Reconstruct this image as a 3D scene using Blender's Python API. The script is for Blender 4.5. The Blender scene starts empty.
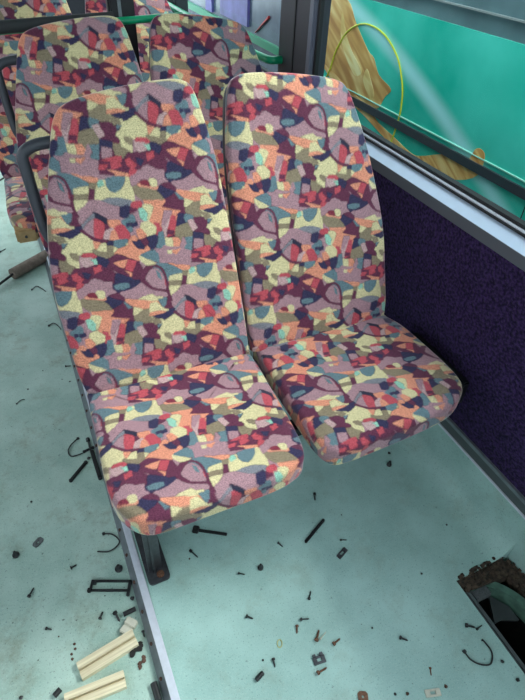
import bpy, bmesh, math, random
import numpy as np
from mathutils import Vector, Matrix
random.seed(7)
C = bpy.context.scene.collection
PI = math.pi

# ---------------------------------------------------------------- camera
cam_d = bpy.data.cameras.new('camera'); cam = bpy.data.objects.new('camera', cam_d); C.objects.link(cam)
r = Vector((0.9089672202820984, -0.4151107318541867, 0.038231829044874995)); u = Vector((0.24660786732732481, 0.6093978465630273, 0.7535375401243215)); f = Vector((0.3360999140507233, 0.6755126534002353, -0.6562922389235377))
M4 = Matrix((( r.x, u.x, -f.x), (r.y, u.y, -f.y), (r.z, u.z, -f.z))).to_4x4()
M4.translation = Vector((-0.0004690396147838736, -0.9495767328798529, 1.3838096307768926))
cam.matrix_world = M4
cam_d.sensor_fit = 'VERTICAL'; cam_d.sensor_height = 32.0; cam_d.lens = 526.777 / 700 * 32.0
cam_d.clip_start = 0.02; cam_d.clip_end = 200
bpy.context.scene.camera = cam

# ---------------------------------------------------------------- world, exposure
sc = bpy.context.scene
sc.view_settings.view_transform = 'Standard'; sc.view_settings.look = 'None'
sc.view_settings.gamma = 1.0; sc.view_settings.use_curve_mapping = False
sc.view_settings.exposure = 0.75
w = bpy.data.worlds.new('overcast_sky'); sc.world = w; w.use_nodes = True
nt = w.node_tree; bg = nt.nodes['Background']
bg.inputs['Color'].default_value = (0.80, 0.92, 1.0, 1); bg.inputs['Strength'].default_value = 2.25
sun_d = bpy.data.lights.new('soft_daylight', 'SUN'); sun_d.energy = 4.6; sun_d.angle = math.radians(28); sun_d.color = (1.0, 0.98, 0.95)
sun = bpy.data.objects.new('soft_daylight', sun_d); C.objects.link(sun)
sun.rotation_euler = Vector((0.72, -0.10, 0.72)).to_track_quat('Z', 'Y').to_euler()

# ---------------------------------------------------------------- helpers
def s2l(c):
    return tuple(((x/255)/12.92 if x/255 <= 0.04045 else (((x/255)+0.055)/1.055)**2.4) for x in c)
def mat(name, rgb, rough=0.6, metal=0.0, var=0.0, vscale=30.0, bump=0.0, bscale=200.0, spec=0.5, rvar=0.0):
    m = bpy.data.materials.new(name); m.use_nodes = True; n = m.node_tree.nodes; l = m.node_tree.links
    b = n['Principled BSDF']; c = s2l(rgb)
    b.inputs['Base Color'].default_value = (*c, 1); b.inputs['Roughness'].default_value = rough
    b.inputs['Metallic'].default_value = metal; b.inputs['Specular IOR Level'].default_value = spec
    tc = n.new('ShaderNodeTexCoord')
    if var:
        no = n.new('ShaderNodeTexNoise'); no.inputs['Scale'].default_value = vscale; no.inputs['Detail'].default_value = 6
        l.new(tc.outputs['Object'], no.inputs['Vector'])
        rp = n.new('ShaderNodeValToRGB'); rp.color_ramp.elements[0].position = 0.3; rp.color_ramp.elements[1].position = 0.7
        rp.color_ramp.elements[0].color = (*[x*(1-var) for x in c], 1); rp.color_ramp.elements[1].color = (*[min(1, x*(1+var)) for x in c], 1)
        l.new(no.outputs['Fac'], rp.inputs['Fac']); l.new(rp.outputs['Color'], b.inputs['Base Color'])
    if bump:
        n2 = n.new('ShaderNodeTexNoise'); n2.inputs['Scale'].default_value = bscale; n2.inputs['Detail'].default_value = 4
        l.new(tc.outputs['Object'], n2.inputs['Vector'])
        bp = n.new('ShaderNodeBump'); bp.inputs['Strength'].default_value = bump; bp.inputs['Distance'].default_value = 0.002
        l.new(n2.outputs['Fac'], bp.inputs['Height']); l.new(bp.outputs['Normal'], b.inputs['Normal'])
    return m
def mesh_obj(name, verts, faces, m, parent=None, smooth=False):
    me = bpy.data.meshes.new(name); me.from_pydata([tuple(v) for v in verts], [], faces); me.update()
    if smooth: me.polygons.foreach_set('use_smooth', [True]*len(me.polygons))
    me.materials.append(m)
    o = bpy.data.objects.new(name, me); C.objects.link(o)
    if parent: o.parent = parent
    return o
class G:
    """collects shapes that make up one part"""
    def __init__(s): s.v = []; s.f = []
    def add(s, v, f):
        k = len(s.v); s.v += [Vector(x) for x in v]; s.f += [tuple(i+k for i in q) for q in f]; return s
    def box(s, a, b, M=None):
        x0, y0, z0 = a; x1, y1, z1 = b
        v = [Vector(p) for p in ((x0,y0,z0),(x1,y0,z0),(x1,y1,z0),(x0,y1,z0),(x0,y0,z1),(x1,y0,z1),(x1,y1,z1),(x0,y1,z1))]
        if M: v = [M @ p for p in v]
        return s.add(v, [(0,3,2,1),(4,5,6,7),(0,1,5,4),(1,2,6,5),(2,3,7,6),(3,0,4,7)])
    def bbox(s, a, b, bev=0.003, seg=2, M=None):
        bm = bmesh.new(); bmesh.ops.create_cube(bm, size=1)
        c = [(a[i]+b[i])/2 for i in range(3)]; d = [abs(b[i]-a[i]) for i in range(3)]
        for v in bm.verts: v.co = Vector((c[0]+v.co.x*d[0], c[1]+v.co.y*d[1], c[2]+v.co.z*d[2]))
        bev = min(bev, min(d)*0.45)
        bmesh.ops.bevel(bm, geom=bm.edges[:], offset=bev, segments=seg, affect='EDGES')
        bm.verts.index_update()
        v = [M @ x.co if M else x.co.copy() for x in bm.verts]; fc = [tuple(x.index for x in q.verts) for q in bm.faces]; bm.free()
        return s.add(v, fc)
    def tube(s, pts, rad, seg=12, cap=True, sub=0):
        pts = [Vector(p) for p in pts]
        if sub: pts = smooth_path(pts, sub)
        n = len(pts); rr = rad if isinstance(rad, (list, tuple)) else [rad]*n
        v = []; f = []; prev = None
        for i, p in enumerate(pts):
            t = (pts[min(i+1, n-1)]-pts[max(i-1, 0)]).normalized()
            if prev is None:
                a = Vector((0,0,1)) if abs(t.z) < 0.9 else Vector((1,0,0)); nx = t.cross(a).normalized()
            else: nx = (prev - t*prev.dot(t)).normalized()
            prev = nx; ny = t.cross(nx)
            for k in range(seg):
                an = 2*PI*k/seg; v.append(p + (nx*math.cos(an)+ny*math.sin(an))*rr[i])
        for i in range(n-1):
            for k in range(seg):
                k2 = (k+1) % seg; f.append((i*seg+k, i*seg+k2, (i+1)*seg+k2, (i+1)*seg+k))
        if cap: f.append(tuple(range(seg))[::-1]); f.append(tuple((n-1)*seg+k for k in range(seg)))
        return s.add(v, f)
    def prism(s, poly, d):
        """poly: 3D points of one flat outline, d: offset vector"""
        n = len(poly); d = Vector(d); P = [Vector(p) for p in poly]
        return s.add(P+[p+d for p in P], [tuple(range(n))[::-1], tuple(range(n, 2*n))]+[(i, (i+1) % n, (i+1) % n+n, i+n) for i in range(n)])
    def build(s, name, m, parent=None, smooth=False):
        o = mesh_obj(name, s.v, s.f, m, parent, smooth)
        if smooth:
            try: o.data.set_sharp_from_angle(angle=math.radians(40))
            except Exception: pass
        return o
def smooth_path(P, sub, closed=False):
    out = []; n = len(P); rng = n if closed else n-1
    g = (lambda i: P[i % n]) if closed else (lambda i: P[max(0, min(n-1, i))])
    for i in range(rng):
        a, b, c, d = g(i-1), g(i), g(i+1), g(i+2)
        for k in range(sub):
            t = k/sub
            out.append(0.5*((2*b)+(c-a)*t+(2*a-5*b+4*c-d)*t*t+(3*b-a-3*c+d)*t**3))
    if not closed: out.append(P[-1])
    return out
def fillet(P, rad, seg=6):
    """round the inner corners of an open polyline"""
    P = [Vector(p) for p in P]; out = [P[0]]
    for i in range(1, len(P)-1):
        a = (P[i-1]-P[i]); b = (P[i+1]-P[i]); q = min(rad, a.length*0.45, b.length*0.45)
        p0 = P[i]+a.normalized()*q; p1 = P[i]+b.normalized()*q
        for k in range(seg+1):
            t = k/seg; out.append(p0*(1-t)**2+P[i]*2*t*(1-t)+p1*t*t)
    return out+[P[-1]]
def thing(name, label, cat, loc=(0,0,0), rz=0, group=None):
    o = bpy.data.objects.new(name, None); o.empty_display_size = 0.05; C.objects.link(o)
    o.location = loc; o.rotation_euler = (0, 0, rz); tag(o, label, cat, group); return o
def tag(o, label, cat, group=None):
    o['label'] = label; o['category'] = cat
    if group: o['group'] = group
    return o
def struct(o): o['kind'] = 'structure'; return o

# ---------------------------------------------------------------- materials
M = {}
M['black'] = mat('black_plastic', (30, 31, 34), 0.42, var=0.15)
M['rubber'] = mat('black_rubber', (20, 21, 24), 0.6)
M['grey_plastic'] = mat('grey_moulded_plastic', (62, 62, 70), 0.5, var=0.1)
M['handle'] = mat('handle_plastic', (52, 55, 64), 0.45, bump=0.4, bscale=700)
M['foam'] = mat('foam_grip', (40, 42, 45), 0.7, bump=0.5, bscale=500)
M['green'] = mat('green_enamel', (10, 150, 105), 0.3)
M['steel'] = mat('dark_steel', (76, 77, 82), 0.38, 0.55, var=0.3, vscale=60)
M['dsteel'] = mat('black_painted_steel', (36, 36, 40), 0.4, 0.3, var=0.2)
M['alu'] = mat('aluminium', (214, 217, 228), 0.4, 0.1, var=0.06, vscale=80)
M['alu_dull'] = mat('dull_aluminium', (128, 134, 140), 0.45, 0.5, var=0.15, vscale=50)
M['alu_dark'] = mat('dark_channel', (84, 90, 92), 0.5, 0.3, var=0.1)
M['ledge'] = mat('window_ledge_paint', (180, 194, 214), 0.38, 0.1, var=0.03)
M['grey_trim'] = mat('grey_trim', (78, 84, 92), 0.5)
M['rust'] = mat('rusty_steel', (112, 78, 60), 0.7, 0.3, var=0.4, vscale=300)
M['plate'] = mat('grey_plate', (95, 98, 100), 0.5, 0.5, var=0.3, vscale=200)
M['pale'] = mat('pale_plastic', (200, 196, 180), 0.6, var=0.1, vscale=100)
M['elastic'] = mat('yellow_elastic', (190, 185, 120), 0.5)
M['rag_black'] = mat('black_scrap', (26, 24, 24), 0.8, var=0.4, vscale=150)
M['rag_brown'] = mat('brown_scrap', (85, 62, 52), 0.9, var=0.4, vscale=150)
M['roll'] = mat('brown_cardboard', (128, 112, 102), 0.8, var=0.25, vscale=60)
M['tan'] = mat('tan_board', (176, 146, 104), 0.8, var=0.15, vscale=80)
M['pit'] = mat('dirty_pit', (24, 24, 24), 0.9, var=0.5, vscale=60)
M['grime'] = mat('brown_grime', (62, 50, 40), 0.95, var=0.85, vscale=90, bump=1.0, bscale=150)
M['greenpaint'] = mat('worn_green_paint', (84, 118, 104), 0.5, var=0.35, vscale=40)
M['roof'] = mat('cream_lining', (205, 205, 200), 0.7)
M['asphalt'] = mat('wet_asphalt', (88, 92, 95), 0.8, var=0.2, vscale=5)

def lino(name, dirt, ca, cb):
    m = bpy.data.materials.new(name); m.use_nodes = True; n = m.node_tree.nodes; l = m.node_tree.links
    b = n['Principled BSDF']; b.inputs['Roughness'].default_value = 0.5
    tc = n.new('ShaderNodeTexCoord')
    def noise(sc_, det, lo, hi, rough=0.6):
        no = n.new('ShaderNodeTexNoise'); no.inputs['Scale'].default_value = sc_; no.inputs['Detail'].default_value = det
        no.inputs['Roughness'].default_value = rough; l.new(tc.outputs['Object'], no.inputs['Vector'])
        mr = n.new('ShaderNodeMapRange'); mr.inputs['From Min'].default_value = lo; mr.inputs['From Max'].default_value = hi
        l.new(no.outputs['Fac'], mr.inputs['Value']); return mr.outputs['Result']
    def mix(a, c, fac):
        x = n.new('ShaderNodeMix'); x.data_type = 'RGBA'
        if isinstance(a, tuple): x.inputs[6].default_value = (*a, 1)
        else: l.new(a, x.inputs[6])
        x.inputs[7].default_value = (*c, 1); l.new(fac, x.inputs[0]); return x.outputs[2]
    def mul(a, k):
        x = n.new('ShaderNodeMath'); x.operation = 'MULTIPLY'; l.new(a, x.inputs[0]); x.inputs[1].default_value = k; return x.outputs[0]
    base = mix(s2l(ca), s2l(cb), noise(6, 5, 0.35, 0.65))
    base = mix(base, s2l((196, 214, 204)), mul(noise(420, 2, 0.58, 0.66), 0.45))
    base = mix(base, s2l((70, 92, 88)), mul(noise(260, 2, 0.62, 0.69), 0.5))
    base = mix(base, s2l((120, 116, 92)), mul(noise(9, 8, 0.52, 0.85, 0.75), dirt))
    base = mix(base, s2l((60, 58, 52)), mul(noise(70, 4, 0.66, 0.72), 0.7*min(1, dirt*1.6)))
    l.new(base, b.inputs['Base Color'])
    return m
M['lino'] = lino('mint_lino', 0.5, (146, 180, 174), (166, 200, 194)); M['lino_aisle'] = lino('mint_lino_worn', 1.0, (150, 178, 168), (176, 200, 190))

def carpet():
    m = bpy.data.materials.new('purple_carpet'); m.use_nodes = True; n = m.node_tree.nodes; l = m.node_tree.links
    b = n['Principled BSDF']; b.inputs['Roughness'].default_value = 0.95; b.inputs['Specular IOR Level'].default_value = 0.1
    b.inputs['Sheen Weight'].default_value = 0.05
    tc = n.new('ShaderNodeTexCoord'); no = n.new('ShaderNodeTexNoise'); no.inputs['Scale'].default_value = 130; no.inputs['Detail'].default_value = 5
    l.new(tc.outputs['Object'], no.inputs['Vector'])
    rp = n.new('ShaderNodeValToRGB'); e = rp.color_ramp.elements
    e[0].position = 0.35; e[0].color = (*s2l((22, 14, 36)), 1); e[1].position = 0.7; e[1].color = (*s2l((62, 44, 90)), 1)
    l.new(no.outputs['Fac'], rp.inputs['Fac']); l.new(rp.outputs['Color'], b.inputs['Base Color'])
    bp = n.new('ShaderNodeBump'); bp.inputs['Strength'].default_value = 1; bp.inputs['Distance'].default_value = 0.006
    l.new(no.outputs['Fac'], bp.inputs['Height']); l.new(bp.outputs['Normal'], b.inputs['Normal'])
    return m
M['carpet'] = carpet()

def fabric():
    m = bpy.data.materials.new('moquette'); m.use_nodes = True; n = m.node_tree.nodes; l = m.node_tree.links
    b = n['Principled BSDF']; b.inputs['Roughness'].default_value = 0.9; b.inputs['Specular IOR Level'].default_value = 0.15
    b.inputs['Sheen Weight'].default_value = 0.6; b.inputs['Sheen Roughness'].default_value = 0.35; b.inputs['Sheen Tint'].default_value = (1, 0.85, 0.9, 1)
    at = n.new('ShaderNodeAttribute'); at.attribute_name = 'weave'
    tc = n.new('ShaderNodeTexCoord'); mp = n.new('ShaderNodeMapping'); mp.inputs['Scale'].default_value = (330, 600, 330)
    l.new(tc.outputs['Object'], mp.inputs['Vector'])
    no = n.new('ShaderNodeTexNoise'); no.inputs['Scale'].default_value = 1; no.inputs['Detail'].default_value = 2; l.new(mp.outputs[0], no.inputs['Vector'])
    mr = n.new('ShaderNodeMapRange'); mr.inputs['From Min'].default_value = 0.3; mr.inputs['From Max'].default_value = 0.7
    mr.inputs['To Min'].default_value = 0.60; mr.inputs['To Max'].default_value = 1.16; l.new(no.outputs['Fac'], mr.inputs['Value'])
    hs = n.new('ShaderNodeHueSaturation'); hs.inputs['Saturation'].default_value = 0.9; l.new(at.outputs['Color'], hs.inputs['Color']); l.new(mr.outputs[0], hs.inputs['Value'])
    l.new(hs.outputs['Color'], b.inputs['Base Color'])
    bp = n.new('ShaderNodeBump'); bp.inputs['Strength'].default_value = 0.25; bp.inputs['Distance'].default_value = 0.001
    l.new(no.outputs['Fac'], bp.inputs['Height']); l.new(bp.outputs['Normal'], b.inputs['Normal'])
    return m
M['fabric'] = fabric()

def glass():
    m = bpy.data.materials.new('window_glass'); m.use_nodes = True; n = m.node_tree.nodes; l = m.node_tree.links
    n.remove(n['Principled BSDF']); out = n['Material Output']
    t = n.new('ShaderNodeBsdfTransparent'); t.inputs['Color'].default_value = (0.86, 0.93, 0.92, 1)
    g = n.new('ShaderNodeBsdfGlossy'); g.inputs['Roughness'].default_value = 0.02
    fr = n.new('ShaderNodeLayerWeight'); fr.inputs['Blend'].default_value = 0.12
    mx = n.new('ShaderNodeMixShader'); l.new(fr.outputs['Fresnel'], mx.inputs[0]); l.new(t.outputs[0], mx.inputs[1]); l.new(g.outputs[0], mx.inputs[2])
    l.new(mx.outputs[0], out.inputs['Surface']); return m
M['glass'] = glass()

def wood():
    m = bpy.data.materials.new('pine_wood'); m.use_nodes = True; n = m.node_tree.nodes; l = m.node_tree.links
    b = n['Principled BSDF']; b.inputs['Roughness'].default_value = 0.65
    tc = n.new('ShaderNodeTexCoord'); mp = n.new('ShaderNodeMapping'); mp.inputs['Scale'].default_value = (6, 160, 60); l.new(tc.outputs['Object'], mp.inputs['Vector'])
    no = n.new('ShaderNodeTexNoise'); no.inputs['Scale'].default_value = 1; no.inputs['Detail'].default_value = 4; l.new(mp.outputs[0], no.inputs['Vector'])
    rp = n.new('ShaderNodeValToRGB'); e = rp.color_ramp.elements
    e[0].position = 0.3; e[0].color = (*s2l((186, 170, 138)), 1); e[1].position = 0.65; e[1].color = (*s2l((226, 214, 184)), 1)
    l.new(no.outputs['Fac'], rp.inputs['Fac']); l.new(rp.outputs['Color'], b.inputs['Base Color']); return m
M['wood'] = wood()

# ---------------------------------------------------------------- the woven pattern of the seat covers
PAL = {'M': (164,122,132), 'L': (188,150,150), 'C': (208,194,144), 'T': (94,120,130), 't': (124,124,134), 'N': (50,46,80),
       'P': (98,40,68), 'R': (182,50,68), 'D': (126,30,54), 'O': (216,130,96), 'B': (136,120,96), 'G': (136,190,168),
       'p': (98,40,68), 'n': (46,44,66), 'o': (216,134,104)}
PATTERN = """M 80 535 137 525 157 517 155 495 66 506
P 165 537 219 531 233 517 226 486 155 495
N 140 591 153 595 158 578 155 569 133 562 133 574
T 154 600 182 596 170 585 160 571 156 587
B 174 615 203 606 200 579 186 587 173 600
C 196 601 210 607 226 592 221 582 202 585
P 171 582 186 585 210 577 204 567 188 559 176 570
D 185 554 195 554 210 548 199 544 175 552
N 167 546 176 551 194 545 191 530 165 537
B 128 561 143 567 159 568 165 550 153 540 122 542
R 113 570 123 587 135 589 126 560 106 556
P 109 559 126 561 122 544 106 549
L 105 601 124 597 113 570 103 559 100 572
R 88 582 98 579 93 563 85 567
O 127 601 154 600 140 593 125 590
P 113 613 141 622 161 620 157 605 127 604
C 102 538 118 541 111 519 101 520
O 118 541 132 538 134 526 121 515 112 522
T 143 537 165 537 161 519 146 524
P 189 528 207 520 213 500 182 498 180 511
R 159 510 178 508 169 498 153 500
R 182 511 202 511 206 501 182 496
R 214 513 228 518 223 496 216 500
B 194 543 214 538 226 530 213 516 195 525
C 212 560 233 539 231 530 212 544
N 212 574 224 580 240 573 238 563 216 563
T 208 585 224 582 212 574
T 85 555 100 555 98 536 80 538
B 225 563 237 560 233 542 223 549
P 229 521 236 521 306 495 299 477 241 484 225 505
M 251 496 275 496 278 479 241 484
C 321 568 350 557 316 546 317 555
O 366 571 374 550 402 542 386 535 369 531 363 518 345 528 316 543 324 551 350 555
P 306 537 322 541 345 528 363 518 345 491 334 489 310 511 293 516
O 308 523 343 525 330 506 322 510
R 343 525 361 518 347 494 331 504
O 329 502 347 492 341 488
P 363 518 365 502 371 473 346 476 345 489
N 274 544 291 539 302 528 293 516 279 531
N 303 496 323 490 342 476 303 481
T 374 530 397 533 414 527 412 503 383 521
C 370 526 379 520 406 503 394 498
B 270 557 316 543 306 537 295 537 278 547
R 250 556 266 554 277 542 270 541 248 548
P 236 521 267 523 289 514 306 495 300 481 267 494 248 515
R 263 522 280 520 281 511 263 505
N 238 516 257 508 247 496 239 504
R 227 513 238 500 229 490 222 491
L 244 544 264 545 272 535 250 525
G 261 539 273 538 270 529
M 237 489 298 482 293 466 299 457 262 470 238 470 215 457 220 479
M 335 457 358 466 373 462 402 438 400 435 371 435 344 430 317 439 309 454
M 312 336 332 325 310 307 291 304 255 310 262 319 299 309
R 219 492 237 489 230 481 216 479
N 295 475 307 479 367 473 358 466 335 457 306 456 295 466
T 298 473 313 475 334 471 334 462 317 459 300 463
p:3.5 367 473 376 458 402 439
C 261 468 272 465 270 446 259 451
D 240 463 247 464 258 454 256 448 239 457
o:1.8 235 456 268 446 276 441
B 221 454 248 449 267 441 279 429 283 415 252 420 231 435 223 446
O 239 422 285 417 286 411 274 405 254 411
N 271 442 286 448 312 435 303 424 288 420
P 285 449 301 452 316 443 314 433 306 437
P 303 426 311 430 331 415 324 392 301 394 276 404 286 413 286 420
T 311 430 318 427 332 413 319 413
C 344 430 371 435 405 435 401 412 365 422
O 316 436 344 429 376 419 401 412 400 402 362 404 334 413 318 429
N 377 401 399 400 398 395
B 338 395 354 403 384 400 396 391 367 387 371 372 349 372 326 390
C 365 387 379 391 389 377 388 370 375 368
C 331 415 351 405 334 396 327 397
O 257 407 301 394 318 389 302 380 283 379 269 378 262 362 244 379 250 395
M 278 396 297 393 295 384 282 372 274 360 268 364
R 250 374 263 370 261 357
C 234 411 250 412 256 404 247 388 239 383
G 225 405 235 405 241 393 234 382 225 392
R 207 420 224 421 230 415 212 411
P 205 413 216 408 203 404
C 226 373 239 374 252 360 251 353 230 346 221 363
O 211 360 221 362 230 348 222 342 212 346
N 192 341 210 336 222 327 217 317 203 321
N 226 344 254 342 250 329 231 316 223 330
P 213 335 226 344 230 329 221 322
T 256 351 268 349 266 331 252 330
R 295 384 303 379 299 356 292 339 274 342 283 362
P 278 352 294 348 290 338 275 342
N 310 384 323 383 323 373 332 366 312 355 299 356 304 372
T 321 373 332 371 334 364 324 360
B 298 354 328 360 338 346 333 329 310 329 292 337
L 328 365 340 367 351 343 337 339
P 343 370 381 364 373 351 359 346 349 356
P 339 338 355 343 381 331 378 324
N 338 337 364 329 361 316 336 326
M 338 322 359 315 354 294 333 299
T 314 328 334 326 331 307 317 313
O 285 333 300 331 305 319 296 310 285 312
C 269 334 285 333 285 312 269 316
B 363 327 380 322 376 303 364 309
R 354 299 376 299 374 287 330 294
N 198 381 211 375 197 373
T 202 395 207 388 205 380 199 382
M 98 510 152 503 146 485 116 492
M 59 475 77 463 80 437 82 424 56 427 46 436
M 119 439 145 437 160 428 181 419 179 404 160 399 144 405 125 414 98 396 88 397 87 417 109 431
M 95 386 121 397 114 358 103 368
T 65 502 75 504 95 498 115 486 128 475 125 470 96 467 91 456 83 472 69 481 58 484
O 96 501 116 492 146 485 146 476 133 476 115 488
B 128 475 145 474 141 460 128 464
C 94 468 125 470 125 453 92 458
P 127 463 139 461 134 442 120 442
B 93 457 123 453 119 441 90 445
C 90 445 119 441 109 431 86 422
C 145 474 164 475 203 474 211 480 216 463 214 429 182 440 149 438 133 442
G 145 474 159 475 160 467 145 463
T 164 475 174 478 191 479 208 479 203 465 192 453 179 448 169 453 163 465
O 172 498 194 492 220 480 208 479 190 487
t 145 437 169 440 209 428 205 418 181 419 160 428
N 183 418 202 421 203 409 190 396 178 404
R 82 462 91 456 88 444 81 453
P 83 421 87 414 89 394 69 395 77 409
T 57 420 79 417 75 403 65 399
C 37 415 53 416 67 394 78 387 31 390
O 32 393 60 392 74 386 44 382 29 384
N 35 382 61 384 84 388 96 388 88 376 70 369 49 374
C 90 377 104 360 109 354 101 331 41 342 62 362 81 372
B 32 380 52 372 56 363 39 359
R 121 397 141 390 140 379 129 354 114 358
P 142 387 152 378 140 372
L 140 372 158 376 149 353 131 353
O 151 390 174 386 158 376 151 382
R 165 378 185 373 188 350 166 349 161 368
O 153 370 162 370 166 349 145 351
T 153 348 182 346 176 332 161 329 151 336
N 139 350 153 348 149 338 136 340
T 184 385 200 389 195 363 188 371
B 138 340 149 338 144 323 133 326
O 109 354 125 349 112 338
N 188 381 198 381 197 373 188 372
C 124 344 137 345 132 327 114 332
p:3.1 91 380 103 368 120 355 139 350
n:3.1 125 413 135 406 144 390
t:1.8 95 386 107 401 124 411
M 206 249 218 265 233 272 248 255 247 217 221 226
T 233 266 242 258 243 240 235 247
p:2.7 195 250 207 263 220 274 233 276 246 267 252 251 254 228 253 206 257 188
p:2.7 195 250 205 235 221 223 249 212"""
TW, TH = 0.334, 0.446
V1 = (0.167, -0.223); V2 = (-0.167, -0.223)
RES = 0.001
DIL = 4
def make_tile():
    nx, ny = int(TW/RES), int(TH/RES)
    img = np.zeros((ny, nx, 3)); img[:] = s2l(PAL['M']); got = np.zeros((ny, nx), bool)
    xs = (np.arange(nx)+0.5)*RES; ys = (np.arange(ny)+0.5)*RES
    for line in PATTERN.strip().split('\n'):
        q = line.split(); k = q[0]; st = 0
        if ':' in k: k, st = k.split(':'); st = float(st)/1000
        a = np.array(q[1:], float).reshape(-1, 2)/1000; col = np.array(s2l(PAL[k]))
        if st:
            P = [Vector((x, y, 0)) for x, y in a]
            if len(P) > 2: P = smooth_path(P, 6)
            a = np.array([(p.x, p.y) for p in P])
        else:
            P = [Vector((x, y, 0)) for x, y in a]     # soften the long sides into slight arcs
            c = sum(P, Vector())/len(P); Q = []
            for i in range(len(P)):
                p0, p1 = P[i], P[(i+1) % len(P)]; Q.append(p0); d = p1-p0
                if d.length > 0.02:
                    m_ = (p0+p1)/2; nrm = Vector((-d.y, d.x, 0)).normalized()
                    if nrm.dot(m_-c) < 0: nrm = -nrm
                    Q.append(m_+nrm*d.length*0.04)
            a = np.array([(p.x, p.y) for p in Q])
        lo, hi = a.min(0)-st, a.max(0)+st
        for i in range(-7, 8):
            for j in range(-7, 8):
                ox, oy = i*V1[0]+j*V2[0], i*V1[1]+j*V2[1]
                x0, x1, y0, y1 = lo[0]+ox, hi[0]+ox, lo[1]+oy, hi[1]+oy
                if x1 < 0 or y1 < 0 or x0 > TW or y0 > TH: continue
                ia, ib = max(0, int(x0/RES)), min(nx, int(x1/RES)+2); ja, jb = max(0, int(y0/RES)), min(ny, int(y1/RES)+2)
                if ia >= ib or ja >= jb: continue
                X, Y = np.meshgrid(xs[ia:ib], ys[ja:jb]); ins = np.zeros(X.shape, bool)
                if st:
                    for n_ in range(len(a)-1):
                        p, d = a[n_]+(ox, oy), a[n_+1]-a[n_]
                        t = np.clip(((X-p[0])*d[0]+(Y-p[1])*d[1])/(d@d+1e-12), 0, 1)
                        ins |= (X-p[0]-t*d[0])**2+(Y-p[1]-t*d[1])**2 < (st)**2
                else:
                    n_ = len(a)
                    for e in range(n_):
                        xa, ya = a[e]+(ox, oy); xb, yb = a[(e+1) % n_]+(ox, oy)
                        if ya == yb: continue
                        c_ = ((ya > Y) != (yb > Y)) & (X < (xb-xa)*(Y-ya)/(yb-ya)+xa); ins ^= c_
                sub = img[ja:jb, ia:ib]; sub[ins] = col; got[ja:jb, ia:ib][ins] = True
    for it in range(DIL):                      # let neighbouring patches grow until they meet
        for sh, ax in ((1, 0), (-1, 0), (1, 1), (-1, 1)):
            g2 = np.roll(got, sh, ax); i2 = np.roll(img, sh, ax); k_ = g2 & ~got
            img[k_] = i2[k_]; got = got | k_
    e_ = np.zeros((ny, nx), bool)                 # dark stitch line along some of the patch borders
    for ax in (0, 1): e_ |= np.abs(img-np.roll(img, 1, ax)).sum(2) > 0.01
    Y, X = np.mgrid[0:ny, 0:nx]
    msk = np.sin(X*2*PI/TW*RES*5+np.sin(Y*2*PI/TH*RES*4)*2)+np.sin(Y*2*PI/TH*RES*7) > 0.0
    img[e_ & msk] = img[e_ & msk]*0.35+np.array(s2l(PAL['P']))*0.3
    return sum(np.roll(np.roll(img, a_, 0), b_, 1) for a_ in (-1, 0, 1) for b_ in (-1, 0, 1))/9
TILE = make_tile()
def pattern(uv):
    i = (np.mod(uv[:, 0], TW)/RES).astype(int).clip(0, TILE.shape[1]-1); j = (np.mod(uv[:, 1], TH)/RES).astype(int).clip(0, TILE.shape[0]-1)
    return TILE[j, i]

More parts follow.
